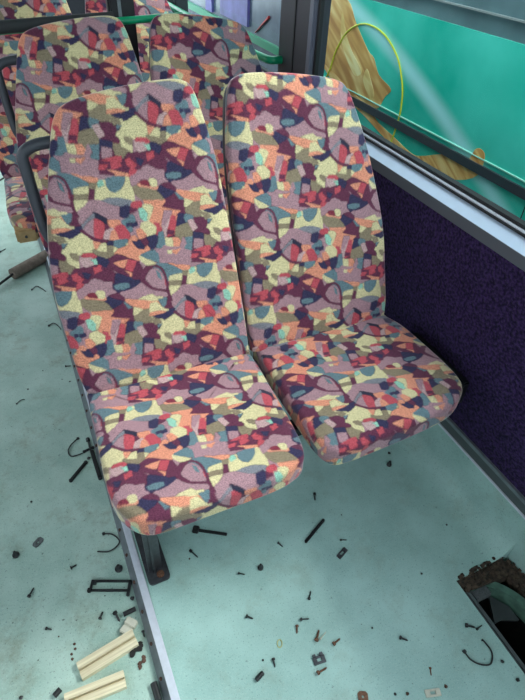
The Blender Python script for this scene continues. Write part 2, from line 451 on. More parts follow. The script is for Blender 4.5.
def outline(pts, n):
    P = smooth_path([Vector((a, b, 0)) for a, b in pts], 14, closed=True)
    P.append(P[0]); L = [0]
    for i in range(1, len(P)): L.append(L[-1]+(P[i]-P[i-1]).length)
    L = np.array(L); A = np.array([(p.x, p.y) for p in P]); t = np.linspace(0, L[-1], n, endpoint=False)
    Q = np.stack([np.interp(t, L, A[:, 0]), np.interp(t, L, A[:, 1])], 1)
    d = np.roll(Q, -3, 0)-np.roll(Q, 3, 0); nr = np.stack([d[:, 1], -d[:, 0]], 1); nr /= np.linalg.norm(nr, axis=1)[:, None]
    area = 0.5*np.sum(Q[:, 0]*np.roll(Q[:, 1], -1)-np.roll(Q[:, 0], -1)*Q[:, 1])
    if area < 0: nr = -nr
    return Q, nr
def panel(name, pts, T, rad, crown, frame, off, m, parent, n=960, rings=112, colour=True, wob=0.0):
    """upholstered pad: a puffed top inside the outline, rolled edge, side wall, back.
    frame(u, v, w) -> xyz arrays; off = shift of the woven pattern"""
    Q, nr = outline(pts, n); inner = Q-nr*rad; c = inner.mean(0)
    V = []; UV = []
    for k in range(1, rings+1):
        s = k/rings; p = c+(inner-c)*s
        edge = np.clip((1-s)*6, 0, 1)
        ww = crown*(1-(1-edge)**2)*np.ones(n)
        if wob: ww = ww+wob*np.sin(p[:, 0]*23+1)*np.sin(p[:, 1]*17+2)*edge
        V.append(np.stack([p[:, 0], p[:, 1], ww], 1)); UV.append(p)
    for k in range(1, 7):
        a = k/6*PI/2; p = inner+nr*rad*math.sin(a); V.append(np.stack([p[:, 0], p[:, 1], np.full(n, -rad*(1-math.cos(a)))], 1)); UV.append(inner+nr*rad*a)
    base = rad*PI/2; H = T-rad*1.4
    for k in range(1, 11):
        d = rad+(H-rad)*k/10; V.append(np.stack([Q[:, 0], Q[:, 1], np.full(n, -d)], 1)); UV.append(inner+nr*(base+d-rad))
    for k in range(1, 5):
        a = k/4*PI/2; r2 = rad*0.4; p = Q-nr*r2*(1-math.cos(a)); V.append(np.stack([p[:, 0], p[:, 1], np.full(n, -H-r2*math.sin(a))], 1)); UV.append(inner+nr*(base+H))
    R_ = len(V); V = np.concatenate(V); UV = np.concatenate(UV)
    V = np.vstack([V, [[c[0], c[1], crown]], [[c[0], c[1], V[-1, 2]]]]); UV = np.vstack([UV, [c], [c]])
    F = []
    ci, cb = R_*n, R_*n+1
    for i in range(n):
        i2 = (i+1) % n; F.append((ci, i, i2)); F.append((cb, (R_-1)*n+i2, (R_-1)*n+i))
    for k in range(R_-1):
        for i in range(n):
            i2 = (i+1) % n; F.append((k*n+i, (k+1)*n+i, (k+1)*n+i2, k*n+i2))
    X = frame(V[:, 0], V[:, 1], V[:, 2])
    me = bpy.data.meshes.new(name); me.from_pydata(X.tolist(), [], F); me.update()
    me.polygons.foreach_set('use_smooth', [True]*len(me.polygons))
    bm = bmesh.new(); bm.from_mesh(me); bmesh.ops.recalc_face_normals(bm, faces=bm.faces[:]); bm.to_mesh(me); bm.free()
    if colour:
        col = pattern(UV+np.array(off)); at = me.color_attributes.new('weave', 'FLOAT_COLOR', 'POINT')
        at.data.foreach_set('color', np.hstack([col, np.ones((len(col), 1))]).astype(np.float32).ravel())
    me.materials.append(m); o = bpy.data.objects.new(name, me); C.objects.link(o)
    if parent: o.parent = parent
    return o

# ================================================================ the bus we stand in
XS, XW = 0.017, 0.99           # aisle edge of the seat platform, side wall
ZA = -0.03                     # aisle floor
YB, YF = 4.0, -2.6
HX0, HY0, HY1 = 0.80, -0.585, -0.98    # floor opening by the wall
g = G().box((XS+0.018, HY0, -0.06), (0.93, YB, 0.0)).box((XS+0.018, YF, -0.06), (HX0, HY0, 0.0)).box((HX0, YF, -0.06), (0.93, HY1, 0.0))
struct(g.build('floor', M['lino']))
struct(G().box((-1.55, YF, ZA-0.05), (XS+0.002, YB, ZA)).build('floor', M['lino_aisle']))
# lino coved up the side wall
def cove(y0, y1):
    pr = [(0.92, 0.0)]+[(0.92+0.07*math.sin(a), 0.07*(1-math.cos(a))) for a in [PI/2*k/8 for k in range(1, 9)]]+[(XW, 0.17)]
    out = [(1.03, 0.17), (1.03, -0.06), (0.92, -0.06)]
    return [Vector((x, y0, z)) for x, z in pr+out], (0, y1-y0, 0)
g = G(); P, d = cove(HY0, YB); g.prism(P, d); P, d = cove(YF, HY1); g.prism(P, d)
g.box((XW-0.002, HY1, -0.06), (1.03, HY0, 0.17))
struct(g.build('wall_right', M['lino'], smooth=True))
struct(G().box((XW, YF, 0.216), (1.05, YB, 0.758)).build('wall_right', M['carpet']))
# seams of the lino cladding
struct(G().box((XW-0.0012, -0.612, 0.0), (XW+0.001, -0.608, 0.166)).build('trim_1', M['rubber']))
# aluminium channel between lino and carpet
g = G().box((XW-0.006, YF, 0.162), (XW+0.01, YB, 0.168)); struct(g.build('trim_2', M['alu']))
g = G().box((XW-0.002, YF, 0.168), (XW+0.01, YB, 0.205)); struct(g.build('trim_3', M['alu_dark']))
g = G().box((XW-0.008, YF, 0.205), (XW+0.01, YB, 0.217)); struct(g.build('trim_4', M['alu_dull']))
# step edge
g = G().prism([(XS, YF, 0.003), (XS+0.019, YF, 0.003), (XS+0.019, YF, -0.03), (XS, YF, -0.03)], (0, YB-YF, 0))
for k in range(3): g.box((XS+0.003+k*0.006, YF, 0.003), (XS+0.005+k*0.006, YB, 0.0045))
struct(g.build('trim_5', M['alu']))
struct(G().prism([(XS, YF, -0.002), (XS, YF, ZA-0.001), (XS-0.016, YF, ZA-0.001), (XS-0.016, YF, ZA+0.002)], (0, YB-YF, 0)).build('trim_6', M['alu_dull']))
g = G()
for k in range(28):
    y = -1.4+k*0.083; x = XS-0.009
    g.tube([(x+0.001, y, ZA+0.008), (x, y, ZA+0.018)], 0.004, 8)
struct(g.build('trim_6', M['rag_brown']))

# window ledge, side wall top, gaskets
g = G().prism([(XW-0.006, YF, 0.757), (XW-0.006, YF, 0.787), (1.06, YF, 0.787), (1.06, YF, 0.757)], (0, YB-YF, 0)); struct(g.build('trim_7', M['grey_trim']))
g = G().prism([(XW-0.004, YF, 0.787), (1.026, YF, 0.806), (1.06, YF, 0.806), (1.06, YF, 0.787)], (0, YB-YF, 0)); struct(g.build('trim_8', M['ledge']))
for i, (y0, y1) in enumerate(((YF, 0.80), (1.03, 2.3), (2.5, YB))):
    struct(G().box((1.018, y0, 0.806), (1.05, y1, 0.812)).build('trim_9', M['rubber']))
    struct(G().box((1.022, y0, 0.812), (1.032, y1, 0.8155)).build('trim_9', M['alu']))
    struct(G().box((1.03, y0, 0.815), (1.05, y1, 0.824)).build('trim_9', M['rubber']))
    struct(G().add([(1.038, y0, 0.82), (1.038, y1, 0.82), (1.038, y1, 1.75), (1.038, y0, 1.75)], [(0, 3, 2, 1)]).build('window_%d' % (i+1), M['glass']))
    struct(G().box((1.018, y0, 1.75), (1.05, y1, 1.78)).build('trim_9', M['rubber']))
struct(G().box((1.0, YF, 1.78), (1.06, YB, 2.05)).build('wall_right', M['roof']))
# pillar beside the seat
g = G().bbox((0.985, 0.80, 0.80), (1.06, 1.03, 1.80), 0.008); struct(g.build('trim_10', mat('pillar_lining', (46, 46, 55), 0.55)))
g = G().bbox((0.975, 0.765, 0.80), (1.0, 0.80, 1.80), 0.006); struct(g.build('trim_11', mat('pillar_edge', (98, 103, 118), 0.4)))
g = G().box((0.988, 0.748, 0.80), (1.0, 0.765, 1.80)); struct(g.build('trim_12', M['rubber']))
g = G().box((0.982, 0.905, 0.80), (0.99, 0.912, 1.80)); struct(g.build('trim_13', M['rubber']))
g = G().bbox((0.985, 2.3, 0.80), (1.06, 2.5, 1.80), 0.008); struct(g.build('trim_10', M['grey_plastic']))
# roof, far side wall with its window band, ends
struct(G().box((-1.60, YF, 2.05), (1.06, YB, 2.12)).build('ceiling', M['roof']))
struct(G().box((-1.60, YF, ZA), (-1.55, YB, 1.05)).build('wall_left', M['carpet']))  # out of view; raised to narrow the windows and cut light from this side
struct(G().box((-1.60, YF, 1.78), (-1.55, YB, 2.05)).build('wall_left', M['roof']))
for y in (-2.5, -1.0, 0.9, 2.4): struct(G().box((-1.60, y, 0.79), (-1.55, y+0.1, 1.78)).build('trim_14', M['grey_plastic']))
struct(G().box((-1.60, YB, ZA), (1.06, YB+0.05, 1.0)).build('wall_back', M['grey_plastic']))
struct(G().box((-1.60, YB, 1.8), (1.06, YB+0.05, 2.05)).build('wall_back', M['roof']))
struct(G().box((-1.60, YF-0.05, ZA), (1.06, YF, 1.15)).build('wall_front', M['grey_plastic']))  # out of view; raised so less daylight reaches under the seats
struct(G().box((-12, -12, -0.95), (12, 14, -0.9)).build('ground', M['asphalt']))

# floor opening
pit = thing('floor_opening', 'dirty cut-out in the lino floor beside the wall, with a dark hole and curved green metal', 'floor opening', (0.88, -0.78, -0.06))
def loc(g, name, m, parent, origin, smooth=False):
    o = Vector(origin); g.v = [v-o for v in g.v]; return g.build(name, m, parent, smooth)
OR = (0.88, -0.78, -0.06)
g = G().box((HX0-0.01, HY1, -0.30), (1.02, HY0, -0.29)).box((HX0-0.01, HY1, -0.30), (HX0, HY0, -0.002)).box((0.985, HY1, -0.30), (0.99, HY0, -0.06)).box((HX0, HY0, -0.30), (0.99, HY0+0.01, -0.06)).box((HX0, HY1-0.01, -0.30), (0.99, HY1, -0.06))
loc(g, 'pit_lining', M['pit'], pit, OR)
g = G(); base = [(HX0+0.005, HY0-0.001), (HX0+0.16, HY0-0.001), (HX0+0.185, HY0-0.03), (HX0+0.185, HY0-0.16), (HX0+0.16, HY0-0.15), (HX0+0.15, HY0-0.045), (HX0+0.03, HY0-0.035)]
g.prism([(x, y, -0.045) for x, y in base], (0, 0, 0.040))
for k in range(150):
    t = random.random()
    if t < 0.5: x = HX0+random.uniform(-0.006, 0.17); y = HY0+random.uniform(-0.035, 0.008)
    else: x = HX0+random.uniform(0.14, 0.186); y = HY0-random.uniform(0.0, 0.18)
    s_ = random.uniform(0.002, 0.006); z = -0.004 if y < HY0 else 0.001
    g.bbox((x-s_, y-s_, z-0.003), (x+s_*random.uniform(0.6, 1.6), y+s_, z+s_*0.7), s_*0.3, 1)
loc(g, 'grime_rim', M['grime'], pit, OR)
# curved worn green flange (a bent angle) across the hole
arc = [(0.826, -0.615), (0.85, -0.602), (0.885, -0.610), (0.922, -0.645), (0.948, -0.70), (0.955, -0.78), (0.95, -0.98)]
A = smooth_path([Vector((x, y, -0.018)) for x, y in arc], 6)
g = G(); n_ = len(A)
for i in range(n_-1):
    a, b = A[i], A[i+1]; t = (b-a).normalized(); nn = Vector((t.y, -t.x, 0))
    g.prism([a, b, b+nn*0.005, a+nn*0.005], (0, 0, -0.075)); g.prism([a, b, b+nn*0.020, a+nn*0.020], (0, 0, 0.003)); g.prism([a-Vector((0, 0, 0.03)), b-Vector((0, 0, 0.03)), b-nn*0.016-Vector((0, 0, 0.03)), a-nn*0.016-Vector((0, 0, 0.03))], (0, 0, 0.003))
loc(g, 'curved_flange', M['greenpaint'], pit, OR)
g = G().bbox((HX0+0.006, HY1, -0.05), (HX0+0.020, HY0-0.03, -0.006), 0.003); loc(g, 'edge_bar', M['alu_dark'], pit, OR)
g = G().bbox((HX0+0.02, HY0-0.065, -0.03), (HX0+0.075, HY0-0.035, -0.012), 0.004); loc(g, 'metal_tab', M['plate'], pit, OR)
g = G().prism([(0.885, -0.70, -0.075), (0.93, -0.72, -0.075), (0.93, -0.68, -0.075), (0.90, -0.635, -0.075), (0.862, -0.70, -0.075)], (0, 0, -0.01)); loc(g, 'lower_plate', M['alu_dark'], pit, OR)

# ================================================================ double seat
H0, REC = 0.46, 0.4167
LB = [(0.036,0.0),(0.012,0.03),(0.005,0.14),(0.004,0.26),(0.021,0.381),(0.051,0.493),(0.079,0.583),(0.096,0.618),(0.120,0.636),(0.173,0.650),(0.259,0.662),(0.337,0.667),(0.376,0.663),(0.397,0.645),(0.412,0.590),(0.430,0.464),(0.438,0.224),(0.438,0.03),(0.425,-0.004),(0.30,-0.012),(0.15,-0.012)]
RB = [(0.886-a+(0.007 if 0.4 < b < 0.64 and a < 0.2 else 0), b) for a, b in LB]
LC = [(0.030,0.03),(0.014,0.0),(0.009,-0.12),(0.003,-0.241),(0.006,-0.311),(0.024,-0.360),(0.058,-0.391),(0.116,-0.397),(0.199,-0.397),(0.285,-0.398),(0.342,-0.396),(0.378,-0.389),(0.411,-0.372),(0.427,-0.330),(0.434,-0.255),(0.439,-0.126),(0.441,0.0),(0.428,0.03),(0.30,0.035),(0.15,0.035)]
RC = [(0.463,0.03),(0.456,0.0),(0.455,-0.12),(0.454,-0.25),(0.456,-0.325),(0.468,-0.372),(0.505,-0.391),(0.615,-0.390),(0.735,-0.384),(0.816,-0.374),(0.871,-0.350),(0.900,-0.313),(0.908,-0.26),(0.906,-0.16),(0.898,-0.053),(0.882,0.0),(0.865,0.03),(0.75,0.035),(0.60,0.035)]
LC = [(a, b*0.948 if b < 0 else b) for a, b in LC]; RC = [(a+(0.005 if a < 0.5 else 0), b*0.948 if b < 0 else b) for a, b in RC]
def f_back(depth=0.0):
    def fr(a, b, c):
        c = c-depth
        return np.stack([a, b*math.sin(REC)-c*math.cos(REC), H0+b*math.cos(REC)+c*math.sin(REC)], 1)
    return fr
def f_cush(a, b, c):
    k = np.clip((-b-0.33)/0.07, 0, 1)
    return np.stack([a, b, H0+c-0.006*k*k], 1)
def inset(P, d):
    c = np.mean(P, 0); return [tuple(np.array(p)+(c-np.array(p))/np.linalg.norm(c-np.array(p))*d) for p in P]
def bp(a, b, c):
    v = f_back()(np.array([a]), np.array([b]), np.array([c]))[0]; return Vector(v)
def make_seat(loc_, label):
    t = thing('double_bus_seat', label, 'bus seat', (0, 0, 0), 0, 'double bus seats along the window wall')
    for B, Cu, ob, oc in ((LB, LC, (0, 0), (0.056, 0.55)), (RB, RC, (-0.134, 0.139), (-0.169, 0.65))):
        b = panel('backrest', B, 0.045, 0.012, 0.006, f_back(), ob, M['fabric'], t, wob=0.0015)
        panel('back_shell', inset(B, 0.006), 0.022, 0.006, 0.0, f_back(0.046), (0, 0), M['grey_plastic'], t, n=160, rings=4, colour=False)
        c = panel('seat_cushion', Cu, 0.074, 0.016, 0.006, f_cush, oc, M['fabric'], t, wob=0.0015)
        panel('seat_pan', inset(Cu, 0.032), 0.02, 0.006, 0.0, lambda a, b_, c_: np.stack([a, b_, H0-0.074+c_], 1), (0, 0), M['dsteel'], t, n=160, rings=4, colour=False)
    # frame: two cross beams and the pedestal leg near the aisle, bracket on the wall
    g = G().bbox((0.04, -0.22, 0.345), (0.975, -0.185, 0.382), 0.004).bbox((0.04, -0.05, 0.345), (0.975, -0.015, 0.382), 0.004)
    g.bbox((0.38, -0.20, 0.345), (0.41, 0.0, 0.37), 0.003); g.build('frame', M['dsteel'], t)
    g = G().bbox((0.965, -0.26, 0.30), (0.989, -0.02, 0.385), 0.004); g.build('wall_bracket', M['dsteel'], t)
    g = G()
    g.prism([(0.062, -0.245, 0.006), (0.062, -0.07, 0.006), (0.062, -0.01, 0.36), (0.062, -0.28, 0.36)], (0.006, 0, 0))
    g.prism([(0.050, -0.238, 0.006), (0.086, -0.238, 0.006), (0.086, -0.272, 0.36), (0.050, -0.272, 0.36)], (0, 0.005, 0))
    g.tube([(0.078, -0.225, 0.006), (0.078, -0.255, 0.35)], 0.006, 8); leg = g.build('leg', M['steel'], t)
    pl = []
    for cx, cy, a0 in ((0.088, -0.262, -90), (0.088, -0.05, 0), (0.054, -0.05, 90), (0.054, -0.262, 180)):
        for k in range(6): a = math.radians(a0+90*k/5); pl.append((cx+0.012*math.cos(a), cy+0.012*math.sin(a), 0.0))
    foot = G().prism(pl, (0, 0, 0.007)).build('foot_plate', M['steel'], leg)
    for y in (-0.255, -0.06): G().tube([(0.077, y, 0.007), (0.077, y, 0.010)], 0.010, 16).tube([(0.077, y, 0.010), (0.077, y, 0.014)], 0.006, 6).build('bolt', M['rust'], leg)
    # grab handle on the aisle side of the backrest
    pts = [(0.095, 0.262, 0.967), (0.040, 0.262, 0.963), (0.012, 0.262, 0.948), (0.016, 0.24, 0.845), (0.021, 0.222, 0.775), (0.046, 0.212, 0.735)]
    G().tube(fillet(pts, 0.03), 0.0125, 14).build('grab_handle', M['handle'], t, True)
    for q in (0, 5): a = Vector(pts[q]); G().tube([a+Vector((-0.016, 0, 0)), a], 0.016, 14).build('handle_collar', M['black'], t, True)
    t.location = loc_
    return t
seat = make_seat((0, 0, 0), 'front double bus seat nearest the camera, patchwork fabric, both cushions fully in view')
def copy_tree(o, parent=None):
    c = o.copy(); C.objects.link(c)
    if parent: c.parent = parent
    for ch in o.children: copy_tree(ch, c)
    return c
for loc_, lab in (((0.0, 0.651, 0.018), 'second double bus seat, directly behind the front one, only the upper backrests showing'),
                  ((-0.08, 1.302, 0.02), 'rearmost double bus seat behind the black padded rail, cut off by the top edge')):
    c = copy_tree(seat); c.location = loc_; c['label'] = lab
    if 'rearmost' in lab:
        for ch in c.children:
            if ch.name.startswith('leg'): ch.location.x += 0.18
        o = G().bbox((0.012, -0.380, 0.375), (0.085, -0.30, 0.425), 0.006).build('base_board', M['tan'], c); o['label'] = 'bare tan board under the cushion corner'
        G().tube([(0.045, -0.379, 0.400), (0.045, -0.384, 0.400)], 0.005, 8).build('screw', M['steel'], o)

# rails behind the second seat
rail = thing('grab_rail', 'horizontal green rail with thick black foam padding behind the second seat', 'grab rail', (0.2, 1.02, 1.04))
O_ = (0.2, 1.02, 1.04)
loc(G().tube([(-0.40, 1.02, 1.030), (0.392, 1.02, 1.062)], 0.018, 18), 'foam_padding', M['foam'], rail, O_, True)
loc(G().tube([(-0.46, 1.02, 1.020), (0.62, 1.02, 1.061)], 0.011, 14), 'rail_tube', M['green'], rail, O_, True)
loc(G().tube([(-0.45, 1.02, 1.03), (-0.45, 1.02, 0.0+ZA)], 0.016, 14), 'upright', M['green'], rail, O_, True)
loc(G().tube([(0.60, 1.02, 1.055), (0.60, 1.02, 0.56)], 0.011, 14), 'upright', M['green'], rail, O_, True)
post = thing('upright_post', 'dark vertical post between the backrests behind the second seat', 'post', (0.46, 1.07, 0.56))
o_ = (0.46, 1.07, 0.56)
loc(G().bbox((0.385, 1.05, 0.56), (0.47, 1.085, 2.05), 0.006), 'post_body', M['dsteel'], post, o_)
loc(G().bbox((0.415, 1.044, 0.56), (0.426, 1.052, 2.05), 0.003), 'edge_strip', M['alu_dull'], post, o_)
g = G().tube(fillet([(0.985, 1.0, 0.915), (0.94, 1.0, 0.915), (0.93, 1.1, 0.914), (0.93, 2.6, 0.914), (0.985, 2.62, 0.914)], 0.03), 0.014, 14)
wr = tag(g.build('window_rail', M['green'], None, True), 'green tube rail running along the rear window beside the dark pillar', 'rail')

# ================================================================ neighbouring bus
nb = thing('neighbouring_bus', 'teal green bus parked alongside, with gold painted artwork, seen through the window', 'bus', (1.8, 0, -0.9))
NB = (1.8, 0, -0.9); X8 = 1.8
def teal():
    m = bpy.data.materials.new('teal_livery'); m.use_nodes = True; n = m.node_tree.nodes; l = m.node_tree.links
    b = n['Principled BSDF']; b.inputs['Roughness'].default_value = 0.25
    tc = n.new('ShaderNodeTexCoord'); sp = n.new('ShaderNodeSeparateXYZ'); l.new(tc.outputs['Object'], sp.inputs[0])
    def mt(op, a, c=None):
        x = n.new('ShaderNodeMath'); x.operation = op
        for i, q in enumerate((a, c)):
            if q is None: continue
            if isinstance(q, (int, float)): x.inputs[i].default_value = q
            else: l.new(q, x.inputs[i])
        return x.outputs[0]
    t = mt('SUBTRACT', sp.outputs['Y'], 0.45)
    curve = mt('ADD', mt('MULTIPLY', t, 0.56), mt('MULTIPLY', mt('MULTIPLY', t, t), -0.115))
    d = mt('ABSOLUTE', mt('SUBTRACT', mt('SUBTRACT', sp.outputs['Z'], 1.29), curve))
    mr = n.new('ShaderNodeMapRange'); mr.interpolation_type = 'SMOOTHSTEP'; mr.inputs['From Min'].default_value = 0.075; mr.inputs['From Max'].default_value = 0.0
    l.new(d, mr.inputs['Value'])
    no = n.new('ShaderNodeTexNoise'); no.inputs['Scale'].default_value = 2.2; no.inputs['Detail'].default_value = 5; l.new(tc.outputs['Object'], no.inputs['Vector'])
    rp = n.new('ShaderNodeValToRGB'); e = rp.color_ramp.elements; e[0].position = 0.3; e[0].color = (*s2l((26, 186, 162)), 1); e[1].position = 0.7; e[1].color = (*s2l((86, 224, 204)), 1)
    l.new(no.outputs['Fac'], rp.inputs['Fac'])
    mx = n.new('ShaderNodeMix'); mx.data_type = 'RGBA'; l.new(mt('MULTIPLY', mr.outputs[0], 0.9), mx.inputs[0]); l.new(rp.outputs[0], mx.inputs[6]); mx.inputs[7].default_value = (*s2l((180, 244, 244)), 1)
    l.new(mx.outputs[2], b.inputs['Base Color']); return m
M['teal'] = teal()
def gold(name, c0, c1, c2, sc_):
    m = bpy.data.materials.new(name); m.use_nodes = True; n = m.node_tree.nodes; l = m.node_tree.links
    b = n['Principled BSDF']; b.inputs['Roughness'].default_value = 0.35
    tc = n.new('ShaderNodeTexCoord'); mp = n.new('ShaderNodeMapping'); mp.inputs['Rotation'].default_value = (math.radians(-29), 0, 0); l.new(tc.outputs['Object'], mp.inputs['Vector'])
    mp2 = n.new('ShaderNodeMapping'); mp2.inputs['Scale'].default_value = (1, sc_*0.35, sc_*2.2); l.new(mp.outputs[0], mp2.inputs['Vector'])
    no = n.new('ShaderNodeTexNoise'); no.inputs['Scale'].default_value = 2.0; no.inputs['Detail'].default_value = 1; no.inputs['Distortion'].default_value = 0.5; l.new(mp2.outputs[0], no.inputs['Vector'])
    rp = n.new('ShaderNodeValToRGB'); e = rp.color_ramp.elements; e[0].position = 0.32; e[0].color = (*s2l(c0), 1); e[1].position = 0.68; e[1].color = (*s2l(c2), 1)
    x = e.new(0.5); x.color = (*s2l(c1), 1)
    l.new(no.outputs['Fac'], rp.inputs['Fac']); l.new(rp.outputs[0], b.inputs['Base Color']); return m
M['gold'] = gold('gold_drapery', (190, 136, 76), (220, 172, 100), (246, 216, 148), 5)
M['gold2'] = gold('gold_highlight', (220, 184, 110), (240, 214, 140), (252, 238, 178), 6)
M['horn'] = gold('gold_horn', (206, 142, 76), (236, 182, 106), (252, 216, 144), 8)
M['yellow'] = mat('yellow_line', (206, 216, 50), 0.4)
M['nwin'] = mat('tinted_glazing', (96, 122, 128), 0.2, spec=0.5, var=0.3, vscale=3)
M['mould'] = mat('grey_moulding', (58, 66, 72), 0.35)
loc(G().box((X8, -4, -0.55), (X8+2.4, 2.25, 0.995)), 'side_panel', M['teal'], nb, NB)
loc(G().box((X8+0.01, -4, 0.995), (X8+2.39, 6, 1.75)), 'glazing', M['nwin'], nb, NB)
loc(G().box((X8, -4, 1.75), (X8+2.4, 6, 1.95)), 'roof_panel', M['teal'], nb, NB)
loc(G().box((X8+0.02, 2.25, -0.5), (X8+2.38, 6, 0.995)), 'door_glazing', mat('grey_blue_glazing', (96, 108, 126), 0.15, var=0.35, vscale=4), nb, NB)
loc(G().box((X8-0.012, -4, 0.502), (X8, 2.25, 0.540)), 'moulding', M['mould'], nb, NB)
loc(G().box((X8-0.006, -4, 0.560), (X8, 2.25, 0.565)), 'pinstripe', mat('pale_pinstripe', (170, 240, 220), 0.3), nb, NB)
loc(G().box((X8-0.006, -4, 1.06), (X8+0.01, 6, 1.066)), 'window_beading', mat('beading', (140, 150, 150), 0.3), nb, NB)
loc(G().box((X8-0.002, 0.381, -0.5), (X8+0.001, 0.385, 0.502)), 'panel_seam', M['rubber'], nb, NB)
loc(G().box((X8-0.004, 2.25, 0.540), (X8+0.02, 6, 0.588)), 'door_sill', M['green'], nb, NB)
loc(G().box((X8+0.0, 3.2, 0.62), (X8+0.02, 3.75, 0.98)).box((X8, 3.95, 0.6), (X8+0.02, 4.1, 0.98)), 'purple_panel', mat('purple_film', (104, 96, 170), 0.4, var=0.3, vscale=8), nb, NB)
g = G(); g.prism([(X8+0.004, 3.07, 0.604), (X8+0.004, 3.05, 0.62), (X8+0.004, 2.85, 0.745), (X8+0.004, 2.86, 0.725)], (0.014, 0, 0)); loc(g, 'red_stripe', mat('red_stripe', (205, 60, 60), 0.4), nb, NB)
def flat(poly, name, m, lift, sub=4):
    P = smooth_path([Vector((X8-lift, y, z)) for y, z in poly], sub, True); return loc(G().prism(P, (lift, 0, 0)), name, m, nb, NB)
wing = [(2.094,0.97),(1.867,0.968),(1.764,0.885),(1.619,0.784),(1.555,0.76),(1.489,0.696),(1.37,0.659),(1.407,0.612),(1.45,0.546),(1.542,0.535),(1.731,0.552),(1.905,0.582),(2.067,0.62),(2.15,0.70),(2.13,0.85)]
flat(wing, 'painted_drapery', M['gold'], 0.002)
flat([(1.902,0.909),(1.835,0.813),(1.767,0.754),(1.694,0.711),(1.643,0.674),(1.694,0.643),(1.766,0.676),(1.846,0.738),(1.896,0.807)], 'painted_fold', M['gold2'], 0.003)
flat([(1.60,0.70),(1.55,0.66),(1.50,0.60),(1.52,0.575),(1.575,0.60),(1.62,0.645)], 'painted_fold', M['gold2'], 0.003)
horn = [(2.069,0.63),(1.792,0.578),(1.529,0.524),(1.429,0.482),(1.293,0.458),(1.128,0.429),(1.05,0.437),(0.927,0.49),(0.832,0.525),(0.744,0.53),(0.72,0.585),(0.69,0.597),(0.658,0.575),(0.665,0.494),(0.756,0.435),(0.883,0.403),(1.03,0.385),(1.16,0.402),(1.345,0.426),(1.554,0.475),(1.833,0.525)]
flat(horn, 'painted_arm', M['horn'], 0.0035, 3)
ring = smooth_path([Vector((X8-0.004, y, z)) for y, z in ((2.0,0.56),(1.963,0.62),(1.927,0.712),(1.846,0.816),(1.759,0.868),(1.671,0.892),(1.57,0.891),(1.476,0.869),(1.395,0.828),(1.337,0.78),(1.28,0.691),(1.261,0.614),(1.262,0.537),(1.286,0.414))], 5)
loc(G().tube(ring, 0.0042, 6), 'painted_ring', M['yellow'], nb, NB)

# ================================================================ loose things on the floors
def wood_piece(q, h, label):
    a, b, c, d = [Vector((x, y, 0)) for x, y in q]
    o = (a+b+c+d)/4; L = ((b-a).length+(c-d).length)/2; W = ((d-a).length+(c-b).length)/2; ang = math.atan2((b-a).y, (b-a).x)
    g = G(); x = L/2
    prof = [(-W/2, 0), (W/2, 0), (W/2, h), (0.003, h), (0.003, h*0.3), (-0.0025, h*0.3), (-0.0025, h*0.88), (-W/2, h*0.88)]
    g.prism([(-x, y, z) for y, z in prof], (2*x, 0, 0))
    ob = g.build('wooden_offcut', M['wood']); ob.location = (o.x, o.y, ZA); ob.rotation_euler = (0, 0, ang)
    tag(ob, label, 'wood', 'grooved wooden offcuts'); return ob
wood_piece([(-0.165,-0.374),(-0.026,-0.352),(-0.021,-0.392),(-0.16,-0.414)], 0.018, 'upper of the two pale grooved wooden offcuts on the aisle floor')
wood_piece([(-0.206,-0.428),(-0.068,-0.434),(-0.069,-0.468),(-0.20,-0.466)], 0.018, 'lower of the two pale grooved wooden offcuts, cut by the bottom edge')
rl = thing('floor_roll', 'brown cylindrical roll with a black rod on the aisle floor', 'roll', (-0.09, 1.46, ZA))
g = G().tube([(-0.147, 1.405, ZA+0.026), (0.03, 1.53, ZA+0.026)], 0.026, 24); loc(g, 'roll_body', M['roll'], rl, (-0.09, 1.46, ZA), True)
g = G().tube([(-0.145, 1.405, ZA+0.026), (-0.20, 1.36, ZA+0.020), (-0.26, 1.31, ZA+0.008)], 0.006, 10); loc(g, 'rod', M['black'], rl, (-0.09, 1.46, ZA), True)

